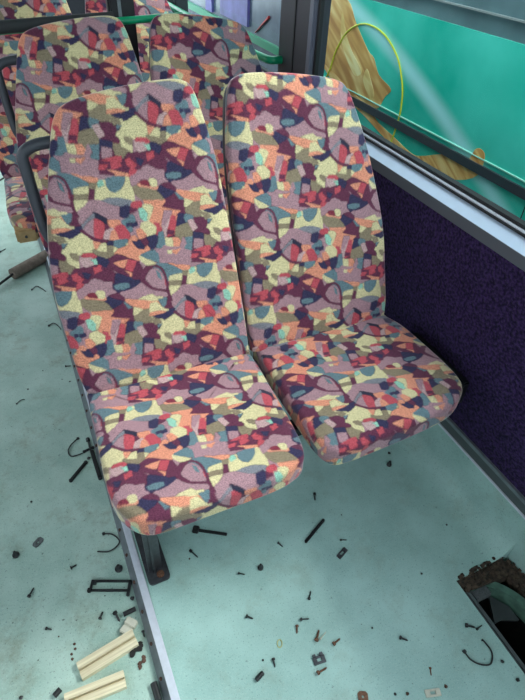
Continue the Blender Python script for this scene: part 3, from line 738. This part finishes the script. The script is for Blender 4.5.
DEB = [
('hinge', [[0.203, -0.166], [0.282, -0.216]], 0.009, 0, 'plastic_strip', 'plastic strip', 'black plastic strip with a square head, lying on the pale floor below the left cushion'),
('bar', [[0.479, -0.324], [0.556, -0.286]], 0.009, 0, 'plastic_strip', 'plastic strip', 'plain black rounded strip lying aslant on the floor under the gap between the cushions'),
('screw', [[0.577, -0.195], [0.567, -0.217]], 0.007, 0, 'screw', 'screw', "small dark screw on the floor just under the right cushion's front corner"),
('clip', [[0.538, -0.402], [0.572, -0.388]], 0.014, 0, 'metal_clip', 'clip', 'dark rectangular clip with a hole, right of the aslant black strip'),
('screw', [[0.57, -0.359], [0.589, -0.366]], 0.005, 0, 'screw', 'screw', 'tiny dark screw just above the rectangular clip with a hole'),
('screw', [[0.404, -0.296], [0.412, -0.312]], 0.006, 0, 'screw', 'screw', 'small greyish screw halfway between black strip with head and the aslant strip'),
('knob', [[0.323, -0.352], [0.335, -0.333]], 0.013, 0, 'rubber_bung', 'knob', 'black cone shaped knob standing alone in the middle of the pale floor'),
('screw', [[0.267, -0.333], [0.283, -0.343]], 0.006, 0, 'screw', 'screw', 'short black screw left of the black cone shaped knob'),
('screw', [[0.17, -0.22], [0.184, -0.248]], 0.007, 0, 'screw', 'screw', 'black screw just under the head of the long black strip'),
('crumb', [[0.157, -0.243], [0.166, -0.241]], 0.005, 0, 'crumb', 'debris', "brown crumb beside the screw under the black strip's square head"),
('screw', [[0.409, -0.471], [0.425, -0.452]], 0.006, 0, 'screw', 'screw', 'upright pointing black screw on the open floor below the rectangular clip'),
('screw', [[0.243, -0.444], [0.257, -0.456]], 0.008, 0, 'screw', 'screw', 'black screw with wide head, left of the pale elastic ring'),
('screw', [[0.365, -0.506], [0.387, -0.513]], 0.007, 0, 'screw', 'screw', 'black screw lying sideways above the large rusty bolt'),
('screw', [[0.351, -0.515], [0.342, -0.532]], 0.007, 0, 'screw', 'screw', 'small rusty curved screw left of the large rusty bolt'),
('bolt', [[0.377, -0.567], [0.397, -0.546]], 0.009, 0, 'rusty_bolt', 'bolt', 'largest rusty bolt, pointing up and away on the pale floor'),
('screw', [[0.388, -0.567], [0.411, -0.557]], 0.004, 0, 'screw', 'screw', 'thin pale pin leaning against the large rusty bolt'),
('bolt', [[0.412, -0.59], [0.435, -0.585]], 0.008, 0, 'rusty_bolt', 'bolt', 'short rusty bolt right of the large rusty bolt'),
('ring', [[0.29, -0.541], [0.296, -0.529]], 0.003, 0, 'elastic_ring', 'ring', 'tiny pale yellow ring on the floor'),
('clip', [[0.349, -0.604], [0.379, -0.608]], 0.018, 0, 'metal_clip', 'clip', 'dark square clip with notched edges, below the rusty bolts'),
('bolt', [[0.345, -0.63], [0.373, -0.628]], 0.008, 0, 'rusty_bolt', 'bolt', 'rusty bolt touching the lower side of the notched square clip'),
('screw', [[0.264, -0.559], [0.26, -0.578]], 0.007, 0, 'screw', 'screw', 'black screw pointing down, below the pale ring'),
('tube', [[0.208, -0.585], [0.229, -0.577]], 0.01, 0, 'wall_plug', 'plug', 'black ribbed plug at the lower middle of the picture'),
('crumb', [[0.239, -0.55], [0.242, -0.554]], 0.005, 0, 'crumb', 'debris', 'black round speck left of the downward black screw'),
('plate', [[0.408, -0.709], [0.429, -0.719]], 0.016, 0, 'metal_plate', 'plate', 'brown square plate cut by the bottom edge of the picture'),
('crumb', [[0.612, -0.289], [0.62, -0.292]], 0.004, 0, 'crumb', 'debris', 'black speck in the shade right of the aslant strip'),
('crumb', [[0.517, -0.593], [0.527, -0.598]], 0.005, 0, 'crumb', 'debris', 'dark speck on the open floor right of the rusty bolts'),
('screw', [[0.454, -0.1], [0.487, -0.11]], 0.005, 0, 'screw', 'screw', "dark pin peeking out below the left cushion's front edge"),
('crumb', [[0.872, -0.15], [0.888, -0.161]], 0.009, 0, 'crumb', 'debris', 'smaller of two black lumps in the dark under the right cushion'),
('knob', [[0.842, -0.194], [0.864, -0.195]], 0.013, 0, 'rubber_bung', 'knob', 'round black knob in the dark under the right cushion'),
('crumb', [[0.881, -0.44], [0.889, -0.443]], 0.006, 0, 'crumb', 'debris', 'lone dark speck near the foot of the curved lino wall'),
('crumb', [[0.72, -0.527], [0.729, -0.537]], 0.006, 0, 'crumb', 'debris', 'dark grain left of the dirty floor opening'),
('screw', [[0.571, -0.643], [0.587, -0.657]], 0.008, 0, 'screw', 'screw', 'black screw left of the bent black wire near the opening'),
('screw', [[0.742, -0.687], [0.763, -0.701]], 0.009, 0, 'screw', 'screw', 'thick black screw just above the bent black wire'),
('screw', [[0.762, -0.706], [0.784, -0.703]], 0.005, 0, 'screw', 'screw', 'thin screw crossing beside the thick screw above the bent wire'),
('wire', [[0.699, -0.734], [0.7, -0.754], [0.715, -0.772], [0.739, -0.781], [0.76, -0.761], [0.759, -0.73]], 0.004, 0, 'bent_wire', 'wire', 'bent black wire curved like a hook beside the floor opening'),
('clip', [[0.554, -0.768], [0.589, -0.779]], 0.016, 0, 'metal_clip', 'clip', "pale square clip at the picture's bottom edge, right of the brown plate"),
('crumb', [[0.601, -0.775], [0.615, -0.775]], 0.008, 0, 'crumb', 'debris', 'rusty lump right of the pale square clip'),
('screw', [[0.599, -0.728], [0.591, -0.743]], 0.005, 0, 'screw', 'screw', 'brown screw above the pale square clip'),
('crumb', [[0.513, -0.747], [0.519, -0.754]], 0.008, 0, 'crumb', 'debris', 'brownish lump left of the pale square clip'),
('crumb', [[0.485, -0.739], [0.494, -0.741]], 0.007, 0, 'crumb', 'debris', 'dark flake at the bottom edge, between brown plate and pale clip'),
('crumb', [[0.766, -0.785], [0.772, -0.793]], 0.008, 0, 'crumb', 'debris', 'black lump right of the bent wire'),
('crumb', [[0.771, -0.83], [0.777, -0.839]], 0.009, 0, 'crumb', 'debris', 'black lump at the lower right of the floor opening'),
('crumb', [[0.754, -0.728], [0.76, -0.736]], 0.004, 0, 'crumb', 'debris', 'dark grain inside the curve of the bent wire'),
('wire', [[-0.043, 0.324], [-0.069, 0.303], [-0.081, 0.281], [-0.074, 0.256], [-0.039, 0.254]], 0.004, -0.03, 'cable_tie', 'cable tie', 'black cable tie bent in a loop, left of the black brackets by the step'),
('bar', [[-0.092, 0.163], [-0.037, 0.214]], 0.012, -0.03, 'plastic_strip', 'plastic strip', 'black ribbed strip on the aisle floor below the looped cable tie'),
('bar', [[-0.01, 0.249], [-0.007, 0.137]], 0.013, -0.03, 'plastic_strip', 'plastic strip', 'longer black strip along the step edge beside the left cushion'),
('screw', [[-0.013, 0.307], [-0.014, 0.253]], 0.011, -0.03, 'screw', 'screw', 'black bolt nearest the step, above the pile beside the cushion'),
('bar', [[-0.034, 0.26], [-0.004, 0.266]], 0.009, -0.03, 'plastic_strip', 'plastic strip', 'short black strip lying across, above the longer strip by the step'),
('crumb', [[-0.03, 0.233], [-0.02, 0.22]], 0.012, -0.03, 'crumb', 'debris', 'black lump between the short and the ribbed black strips'),
('wire', [[-0.037, -0.058], [-0.014, -0.071], [-0.001, -0.101], [-0.031, -0.118], [-0.064, -0.106]], 0.004, -0.03, 'cable_tie', 'cable tie', 'black cable tie curving against the step beside the seat foot'),
('knob', [[-0.023, -0.186], [-0.019, -0.169]], 0.017, -0.03, 'rubber_bung', 'knob', 'black knob on the aisle floor above the rectangular black frame'),
('frame', [[-0.1, -0.195], [-0.002, -0.238]], 0.03, -0.03, 'plastic_bracket', 'bracket', 'rectangular black open frame lying against the step'),
('plate', [[-0.223, -0.02], [-0.199, -0.001]], 0.014, -0.03, 'metal_plate', 'plate', 'grey lozenge plate with a hole, on the aisle floor'),
('knob', [[-0.279, -0.031], [-0.263, -0.022]], 0.015, -0.03, 'rubber_bung', 'knob', 'black knob at the left picture edge below the grey lozenge plate'),
('screw', [[-0.252, -0.162], [-0.237, -0.14]], 0.008, -0.03, 'screw', 'screw', 'long black screw on the open aisle floor at left'),
('screw', [[-0.14, -0.126], [-0.123, -0.121]], 0.008, -0.03, 'screw', 'screw', 'black screw halfway between lozenge plate and rectangular frame'),
('screw', [[-0.222, -0.259], [-0.209, -0.267]], 0.007, -0.03, 'screw', 'screw', 'black screw on the aisle floor left of the wooden offcuts'),
('crumb', [[-0.216, 0.138], [-0.209, 0.127]], 0.007, -0.03, 'crumb', 'debris', 'black fleck on the aisle floor left of the cable ties'),
('screw', [[-0.095, -0.291], [-0.084, -0.274]], 0.008, -0.03, 'screw', 'screw', 'black screw under the left end of the rectangular frame'),
('bolt', [[-0.057, -0.289], [-0.05, -0.316]], 0.01, -0.03, 'hex_bolt', 'bolt', 'black bolt between rectangular frame and the upper wooden offcut'),
('tube', [[-0.038, -0.304], [-0.006, -0.302]], 0.012, -0.03, 'rubber_tube', 'tube', 'short black tube below the right end of the rectangular frame'),
('block', [[-0.049, -0.34], [-0.016, -0.341]], 0.028, -0.03, 'foam_block', 'block', 'small off-white split block leaning at the step'),
('rag', [[-0.043, -0.405], [-0.013, -0.388]], 0.024, -0.03, 'rubber_scrap', 'scrap', 'black crumpled scrap at the end of the upper wooden offcut'),
('rag', [[-0.031, -0.439], [-0.016, -0.42]], 0.016, -0.03, 'rubber_scrap', 'scrap', 'brown crumpled scrap below the black crumpled scrap'),
('rag', [[-0.176, -0.361], [-0.162, -0.318]], 0.01, -0.03, 'rust_flake', 'flake', 'rust brown flake at the left end of the upper wooden offcut'),
('tube', [[-0.224, -0.42], [-0.209, -0.411]], 0.013, -0.03, 'rubber_tube', 'tube', 'black tube end at the left end of the lower wooden offcut'),
('crumb', [[-0.299, -0.391], [-0.288, -0.391]], 0.009, -0.03, 'crumb', 'debris', 'black lump on the bottom picture edge at far left'),
('tube', [[-0.01, -0.486], [-0.009, -0.526]], 0.016, -0.03, 'rubber_tube', 'tube', 'long black tube standing along the step at the bottom edge'),
('wire', [[-0.081, 1.281], [-0.058, 1.298], [-0.039, 1.273], [-0.025, 1.242]], 0.004, -0.03, 'cable_tie', 'cable tie', 'short curly tie on the aisle floor, nearest the brown roll'),
('wire', [[-0.047, 0.983], [-0.026, 0.99], [-0.01, 0.961], [-0.005, 0.938]], 0.004, -0.03, 'cable_tie', 'cable tie', 'short curly tie on the aisle floor, second from the brown roll'),
('screw', [[-0.025, 0.7], [-0.003, 0.697]], 0.007, -0.03, 'screw', 'screw', 'dark pin beside the lower left edge of the front backrest'),
('crumb', [[-0.176, 0.629], [-0.162, 0.628]], 0.007, -0.03, 'crumb', 'debris', 'dark chip at mid height of the aisle floor, left one of a pair'),
('crumb', [[-0.114, 0.707], [-0.098, 0.713]], 0.005, -0.03, 'crumb', 'debris', 'dark chip at mid height of the aisle floor, upper one of a pair'),
('wire', [[-0.213, 0.568], [-0.198, 0.578], [-0.185, 0.578]], 0.003, -0.03, 'cable_tie', 'cable tie', "thin tie scrap on the aisle floor left of the cushion's rear corner"),
('crumb', [[-0.03, 0.608], [-0.015, 0.613]], 0.007, -0.03, 'crumb', 'debris', "dark chip next to the step near the front backrest's foot"),
('bar', [[-0.124, 2.565], [-0.032, 2.679]], 0.009, -0.03, 'plastic_strip', 'plastic strip', 'black strip at the left picture edge near the rear grab handle'),
('screw', [[-0.189, 1.671], [-0.158, 1.701]], 0.008, -0.03, 'screw', 'screw', 'dark screw at the left picture edge above the brown roll'),
('crumb', [[-0.009, -0.266], [-0.006, -0.278]], 0.012, -0.03, 'crumb', 'debris', 'black lump touching the right leg of the rectangular frame'),
('screw', [[-0.003, -0.361], [-0.003, -0.377]], 0.006, -0.03, 'screw', 'screw', 'dark screw wedged against the step beside the off-white block'),
('crumb', [[-0.073, -0.232], [-0.069, -0.239]], 0.004, -0.03, 'crumb', 'debris', 'dark grain under the rectangular frame'),
('crumb', [[-0.198, -0.288], [-0.194, -0.292]], 0.004, -0.03, 'crumb', 'debris', 'brown grain left of the upper wooden offcut')]
def blob(rad, seed, flat_=0.6):
    rn = random.Random(seed); bm = bmesh.new(); bmesh.ops.create_icosphere(bm, subdivisions=2, radius=rad)
    for v in bm.verts:
        v.co *= rn.uniform(0.7, 1.2); v.co.z *= flat_
    lo = min(v.co.z for v in bm.verts)
    for v in bm.verts: v.co.z -= lo
    bm.verts.index_update(); g = G().add([v.co.copy() for v in bm.verts], [tuple(x.index for x in q.verts) for q in bm.faces]); bm.free(); return g
for idx, (kind, pts, W, z, name, cat, label) in enumerate(DEB):
    a = Vector((*pts[0], 0)); b = Vector((*pts[-1], 0)); c = (a+b)/2; L = max((b-a).length, 0.004); ang = math.atan2((b-a).y, (b-a).x)
    m = M['black']; x = L/2; g = G(); sm = False
    first = ' '.join(label.split()[:3]); rusty = 'rusty' in first or 'brown' in first
    if kind == 'hinge':
        g.bbox((-x+0.01, -W/2, 0), (x, W/2, 0.005), 0.0015); g.bbox((-x-0.006, -0.011, 0), (-x+0.012, 0.011, 0.009), 0.002)
    elif kind == 'bar':
        g.bbox((-x, -W/2, 0), (x, W/2, 0.006), 0.002); g.box((-x+0.006, -W*0.2, 0.006), (x-0.006, W*0.2, 0.0075))
        g.tube([(-x, 0, 0), (-x, 0, 0.006)], W/2, 14); g.tube([(x, 0, 0), (x, 0, 0.006)], W/2, 14)
    elif kind in ('screw', 'bolt'):
        r_ = W*0.28; hh = W*0.62; L = max(L, 0.012); x = L/2
        g.tube([(-x, 0, hh), (-x+L*0.2, 0, hh)], [hh, hh*0.95], 8 if kind == 'screw' else 6)
        g.tube([(-x+L*0.2, 0, hh), (x-L*0.15, 0, r_), (x, 0, r_*0.8)], [r_, r_, r_*0.3], 8); sm = True
        if rusty or name == 'rusty_bolt': m = M['rust']
        elif 'pale' in first: m = M['pale']
        elif 'greyish' in label: m = M['steel']
    elif kind == 'clip':
        m = M['pale'] if 'pale' in first else M['steel']
        g.bbox((-x, -W/2, 0), (-x*0.35, W/2, 0.004), 0.001); g.bbox((x*0.35, -W/2, 0), (x, W/2, 0.004), 0.001)
        g.bbox((-x*0.5, -W/2, 0), (x*0.5, -W*0.2, 0.004), 0.001); g.bbox((-x*0.5, W*0.2, 0), (x*0.5, W/2, 0.004), 0.001)
        if 'notched' in label: g.bbox((-x*0.9, W*0.35, 0), (-x*0.4, W*0.75, 0.008), 0.001); g.bbox((x*0.3, W*0.35, 0), (x*0.8, W*0.8, 0.008), 0.001)
    elif kind == 'plate':
        m = M['rust'] if 'brown' in first else M['plate']
        for q in range(12):
            a0, a1 = 2*PI*q/12, 2*PI*(q+1)/12
            def sq(t): s_ = max(abs(math.cos(t)), abs(math.sin(t))); return Vector((math.cos(t)/s_*x, math.sin(t)/s_*W*0.7, 0))
            def ci(t): return Vector((math.cos(t)*0.003, math.sin(t)*0.003, 0))
            g.prism([sq(a0), sq(a1), ci(a1), ci(a0)], (0, 0, 0.0025))
    elif kind == 'knob':
        g.tube([(0, 0, 0), (0, 0, 0.005), (0, 0, 0.008), (0, 0, 0.02)], [W*0.62, W*0.62, W*0.4, W*0.22], 14); sm = True
    elif kind == 'ring':
        m = M['elastic']; g.tube([(0.009*math.cos(t*PI/8), 0.006*math.sin(t*PI/8), 0.0012) for t in range(17)], 0.0011, 6)
    elif kind == 'wire':
        P = smooth_path([Vector((p[0]-c.x, p[1]-c.y, W*0.6+0.002*math.sin(i*1.3)**2)) for i, p in enumerate(pts)], 6)
        g.tube(P, W*0.5, 8); sm = True; ang = 0
        p0 = P[0]; g.bbox((p0.x-W, p0.y-W, 0), (p0.x+W, p0.y+W, W*1.4), 0.001)
    elif kind == 'frame':
        hh = 0.008; y = W/2; t_ = 0.005
        g.bbox((-x, -y, 0), (x, -y+t_, hh), 0.001).bbox((-x, y-t_, 0), (x, y, hh), 0.001).bbox((-x, -y, 0), (-x+t_, y, hh), 0.001).bbox((x-t_*1.6, -y-0.012, 0), (x, y, hh), 0.001)
        g.bbox((-x-0.004, -y-0.003, 0), (-x+0.004, -y+0.006, 0.012), 0.001).bbox((-x+0.006, y-0.012, 0), (-x+0.014, y-0.004, 0.01), 0.001)
    elif kind == 'tube':
        ro = W/2; n_ = 14; v = []; fc = []
        for xx, rr in ((-x, ro), (x, ro), (x, ro*0.6), (-x, ro*0.6)):
            v += [(xx, rr*math.cos(2*PI*k/n_), ro+rr*math.sin(2*PI*k/n_)) for k in range(n_)]
        for q in range(4):
            for k in range(n_): fc.append((q*n_+k, q*n_+(k+1) % n_, ((q+1) % 4)*n_+(k+1) % n_, ((q+1) % 4)*n_+k))
        g.add(v, fc)
        if 'ribbed' in label:
            for k in range(4): g.tube([(-x+L*(0.2+k*0.2), 0, ro), (-x+L*(0.25+k*0.2), 0, ro)], ro*1.15, 12)
    elif kind == 'block':
        m = M['pale']; g.bbox((-0.020, -0.016, 0), (-0.001, 0.014, 0.016), 0.002).bbox((0.001, -0.014, 0), (0.020, 0.016, 0.016), 0.002).box((-0.002, -0.01, 0), (0.002, 0.01, 0.012)); ang = 0.7
    elif kind == 'rag':
        m = M['rag_black'] if 'black' in first else M['rag_brown']
        for k in range(4): 
            q = blob(W*0.34, idx*7+k, 0.35); dx = (k-1.5)/4*max(L, 0.03); g.add([v+Vector((dx, 0.004*math.sin(k*2.1), 0)) for v in q.v], q.f)
    else:
        g = blob(W*0.5, idx, 0.6); m = M['rag_brown'] if rusty else M['black']
    o = g.build(name, m, None, sm); o.location = (c.x, c.y, z+0.0003); o.rotation_euler = (0, 0, ang)
    tag(o, label, cat, {'screw': 'loose screws on the floor', 'bolt': 'loose bolts on the floor', 'crumb': 'crumbs of debris on the floor', 'wire': 'bent ties and wires on the floor', 'knob': 'loose black knobs', 'bar': 'black plastic strips', 'hinge': 'black plastic strips', 'clip': 'loose clips', 'plate': 'loose plates', 'tube': 'short black tubes', 'rag': 'crumpled scraps by the offcuts'}.get(kind))
